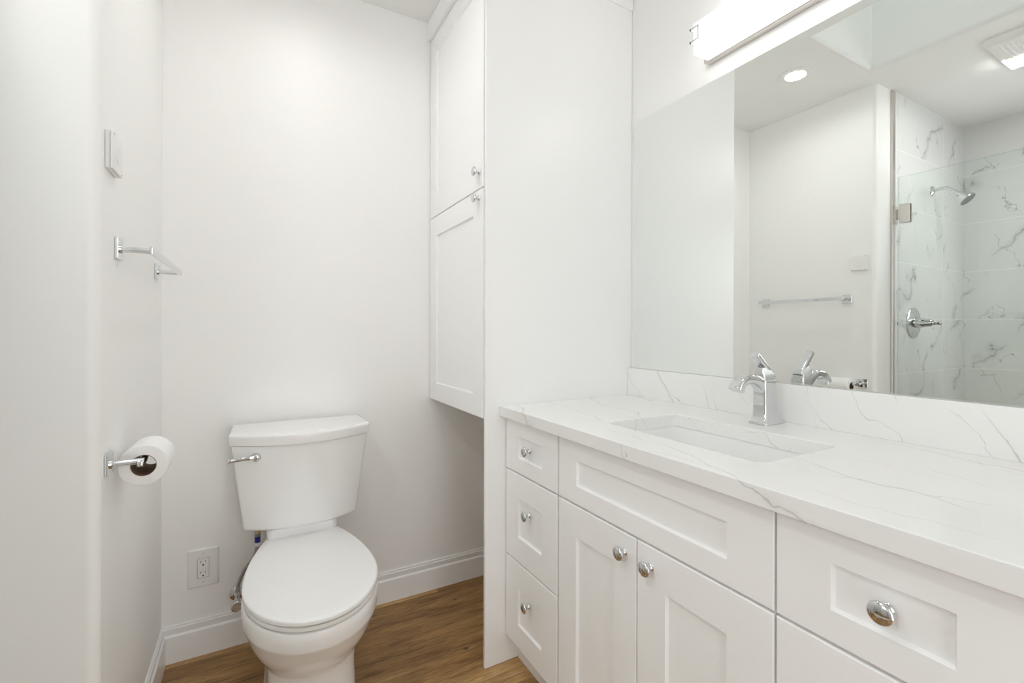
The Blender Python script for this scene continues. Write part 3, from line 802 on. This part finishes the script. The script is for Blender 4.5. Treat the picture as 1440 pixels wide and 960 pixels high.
# ------------------------------------------------------------------ ceiling fittings
dl = thing('downlight', (DL[0], DL[1], ZC), 'round lit recessed light in the ceiling, seen in the mirror', 'light')
bm = nb()
lathe(bm, [(-0.0002, 0.080), (0.003, 0.0795), (0.0045, 0.0775), (0.0055, 0.0500), (0.0040, 0.0475), (-0.012, 0.0445), (-0.014, 0.0635), (-0.0002, 0.0655), (-0.0002, 0.080)], (DL[0], DL[1], ZC), (0, 0, -1), 48, cap0=False, cap1=False)
link('trim_ring', clean(bm), M['plastic'], dl, angle=40)
bm = nb(); lathe(bm, [(-0.0125, 0.0442), (-0.0095, 0.0438), (-0.0085, 0.038), (-0.0080, 0.015)], (DL[0], DL[1], ZC), (0, 0, -1), 40)
link('lens', bm, M['can'], dl)

FX0, FX1, FY0, FY1 = -0.680, -0.281, 0.405, 0.806
ef = thing('exhaust_fan', ((FX0 + FX1) / 2, (FY0 + FY1) / 2, ZC), 'square white ceiling exhaust fan with a lit strip, at the mirror top right', 'exhaust fan')
fcx, fcy, fh = (FX0 + FX1) / 2, (FY0 + FY1) / 2, (FX1 - FX0) / 2
bm = nb()
loft(bm, [[(x, y, ZC - z) for x, y in rrect(fcx, fcy, fh - g, fh - g, r, 6)] for z, g, r in ((0.0002, 0.0, 0.03), (0.006, 0.0, 0.03), (0.014, 0.006, 0.03), (0.024, 0.012, 0.028), (0.029, 0.024, 0.02), (0.030, 0.034, 0.015))])
link('cover', bm, M['plastic'], ef, angle=40)
bm = nb()
for k in range(18):
    yy = FY0 + 0.055 + k * (FY1 - FY0 - 0.11) / 17
    box(bm, -0.490, FX1 - 0.060, yy - 0.0035, yy + 0.0035, ZC - 0.0335, ZC - 0.0295)
link('grille', bm, M['plastic'], ef, smooth=False)
link('lens', box(nb(), -0.637, -0.508, FY0 + 0.02, FY1 - 0.019, ZC - 0.0312, ZC - 0.0285, 0.001, 1), M['fan'], ef)

# skylight glazing at the top of the shaft
bm = nb()
box(bm, SK[0] - 0.03, SK[1] + 0.03, SK[2] - 0.03, SK[2], 3.90, 3.94); box(bm, SK[0] - 0.03, SK[1] + 0.03, SK[3], SK[3] + 0.03, 3.90, 3.94)
box(bm, SK[0] - 0.03, SK[0], SK[2], SK[3], 3.90, 3.94); box(bm, SK[1], SK[1] + 0.03, SK[2], SK[3], 3.90, 3.94)
box(bm, SK[0], SK[1], SK[2], SK[3], 3.918, 3.924, mi=1)
struct('window_1', bm, [M['trim'], M['glass']], smooth=False)

# ------------------------------------------------------------------ shower
sd = thing('shower_door', (-0.475, 0.85, 0.10), 'clear frameless glass shower door with metal hinges, seen in the mirror', 'shower door')
GX0, GX1 = -0.480, -0.470
link('glass_pane', box(nb(), GX0, GX1, 0.470, 1.1835, 0.105, 1.967, 0.0006, 1), M['glass'], sd, smooth=False)
def hinge(zc_):
    bm = nb()
    for x0, x1 in ((GX0 - 0.0075, GX0 - 0.0003), (GX1 + 0.0003, GX1 + 0.0075)):
        box(bm, x0, x1, 1.1265, 1.1745, zc_ - 0.050, zc_ + 0.050, 0.0008, 1)
        box(bm, x0, x1, 1.1755, 1.1955, zc_ - 0.026, zc_ + 0.026, 0.0008, 1)
        box(bm, x0 + 0.0008, x1 - 0.0008, 1.152, 1.1760, zc_ - 0.0255, zc_ + 0.0255)
    box(bm, GX0 - 0.019, GX1 + 0.019, 1.1915, YW - 0.0043, zc_ - 0.050, zc_ + 0.050, 0.0008, 1)
    return bm
for z in (1.7635, 0.36):
    link('hinge', hinge(z), M['nickel'], sd)
sh = thing('overhead_shower', (-0.946, YW - 0.004, 1.963), 'chrome shower head on a bent arm, seen in the mirror behind glass', 'shower head')
yw = YW - 0.0045
bm = nb(); lathe(bm, [(0, 0.030), (0.003, 0.029), (0.009, 0.020), (0.011, 0.013)], (-0.946, yw, 1.966), (0, -1, 0), 28); link('flange', bm, M['chrome'], sh)
bm = nb(); tube(bm, smooth_path([(-0.946, yw - 0.004, 1.966), (-0.946, 1.165, 1.970), (-0.946, 1.128, 1.967), (-0.946, 1.103, 1.950), (-0.946, 1.080, 1.926)], 6), 0.0095, 16); link('arm', bm, M['chrome'], sh)
ax = Vector((0, -0.66, -0.72)).normalized()
bm = nb(); lathe(bm, [(0, 0.011), (0.006, 0.014), (0.014, 0.014), (0.018, 0.017), (0.030, 0.024), (0.048, 0.034), (0.062, 0.0405), (0.070, 0.0415), (0.073, 0.0405)], Vector((-0.946, 1.084, 1.930)), ax, 36)
link('head', bm, M['chrome'], sh)
bm = nb(); lathe(bm, [(0.0, 0.0375), (0.002, 0.0372), (0.0025, 0.034)], Vector((-0.946, 1.084, 1.930)) + ax * 0.0732, ax, 36)
for k in range(16):
    a, uu_, ww_ = frame_of(ax)
    for rr_, off in ((0.028, 0), (0.017, 0.2)):
        c_ = Vector((-0.946, 1.084, 1.930)) + ax * 0.0755 + (uu_ * math.cos(k * PI / 8 + off) + ww_ * math.sin(k * PI / 8 + off)) * rr_
        lathe(bm, [(0, 0.002), (0.002, 0.0015)], c_, ax, 8)
link('spray_face', bm, M['grey'], sh)

vv_ = thing('shower_valve', (-0.698, YW - 0.004, 1.169), 'round chrome shower valve with lever handle on the tiled wall, seen in the mirror', 'shower valve')
bm = nb(); lathe(bm, [(0, 0.089), (0.004, 0.0885), (0.007, 0.083), (0.008, 0.072), (0.011, 0.064), (0.013, 0.050), (0.016, 0.036)], (-0.698, yw, 1.169), (0, -1, 0), 48); link('escutcheon', bm, M['chrome'], vv_, angle=50)
bm = nb(); lathe(bm, [(0.0, 0.030), (0.015, 0.0285), (0.040, 0.0260), (0.045, 0.022), (0.068, 0.0205), (0.074, 0.016)], (-0.698, yw - 0.013, 1.169), (0, -1, 0), 32); link('hub', bm, M['chrome'], vv_)
bm = nb(); tube(bm, smooth_path([(-0.698, yw - 0.075, 1.169), (-0.700, yw - 0.090, 1.169), (-0.708, yw - 0.105, 1.168), (-0.720, yw - 0.118, 1.166)], 5), [0.0135] * 8 + [0.011] * 7 + [0.009], 14); link('lever', bm, M['chrome'], vv_)
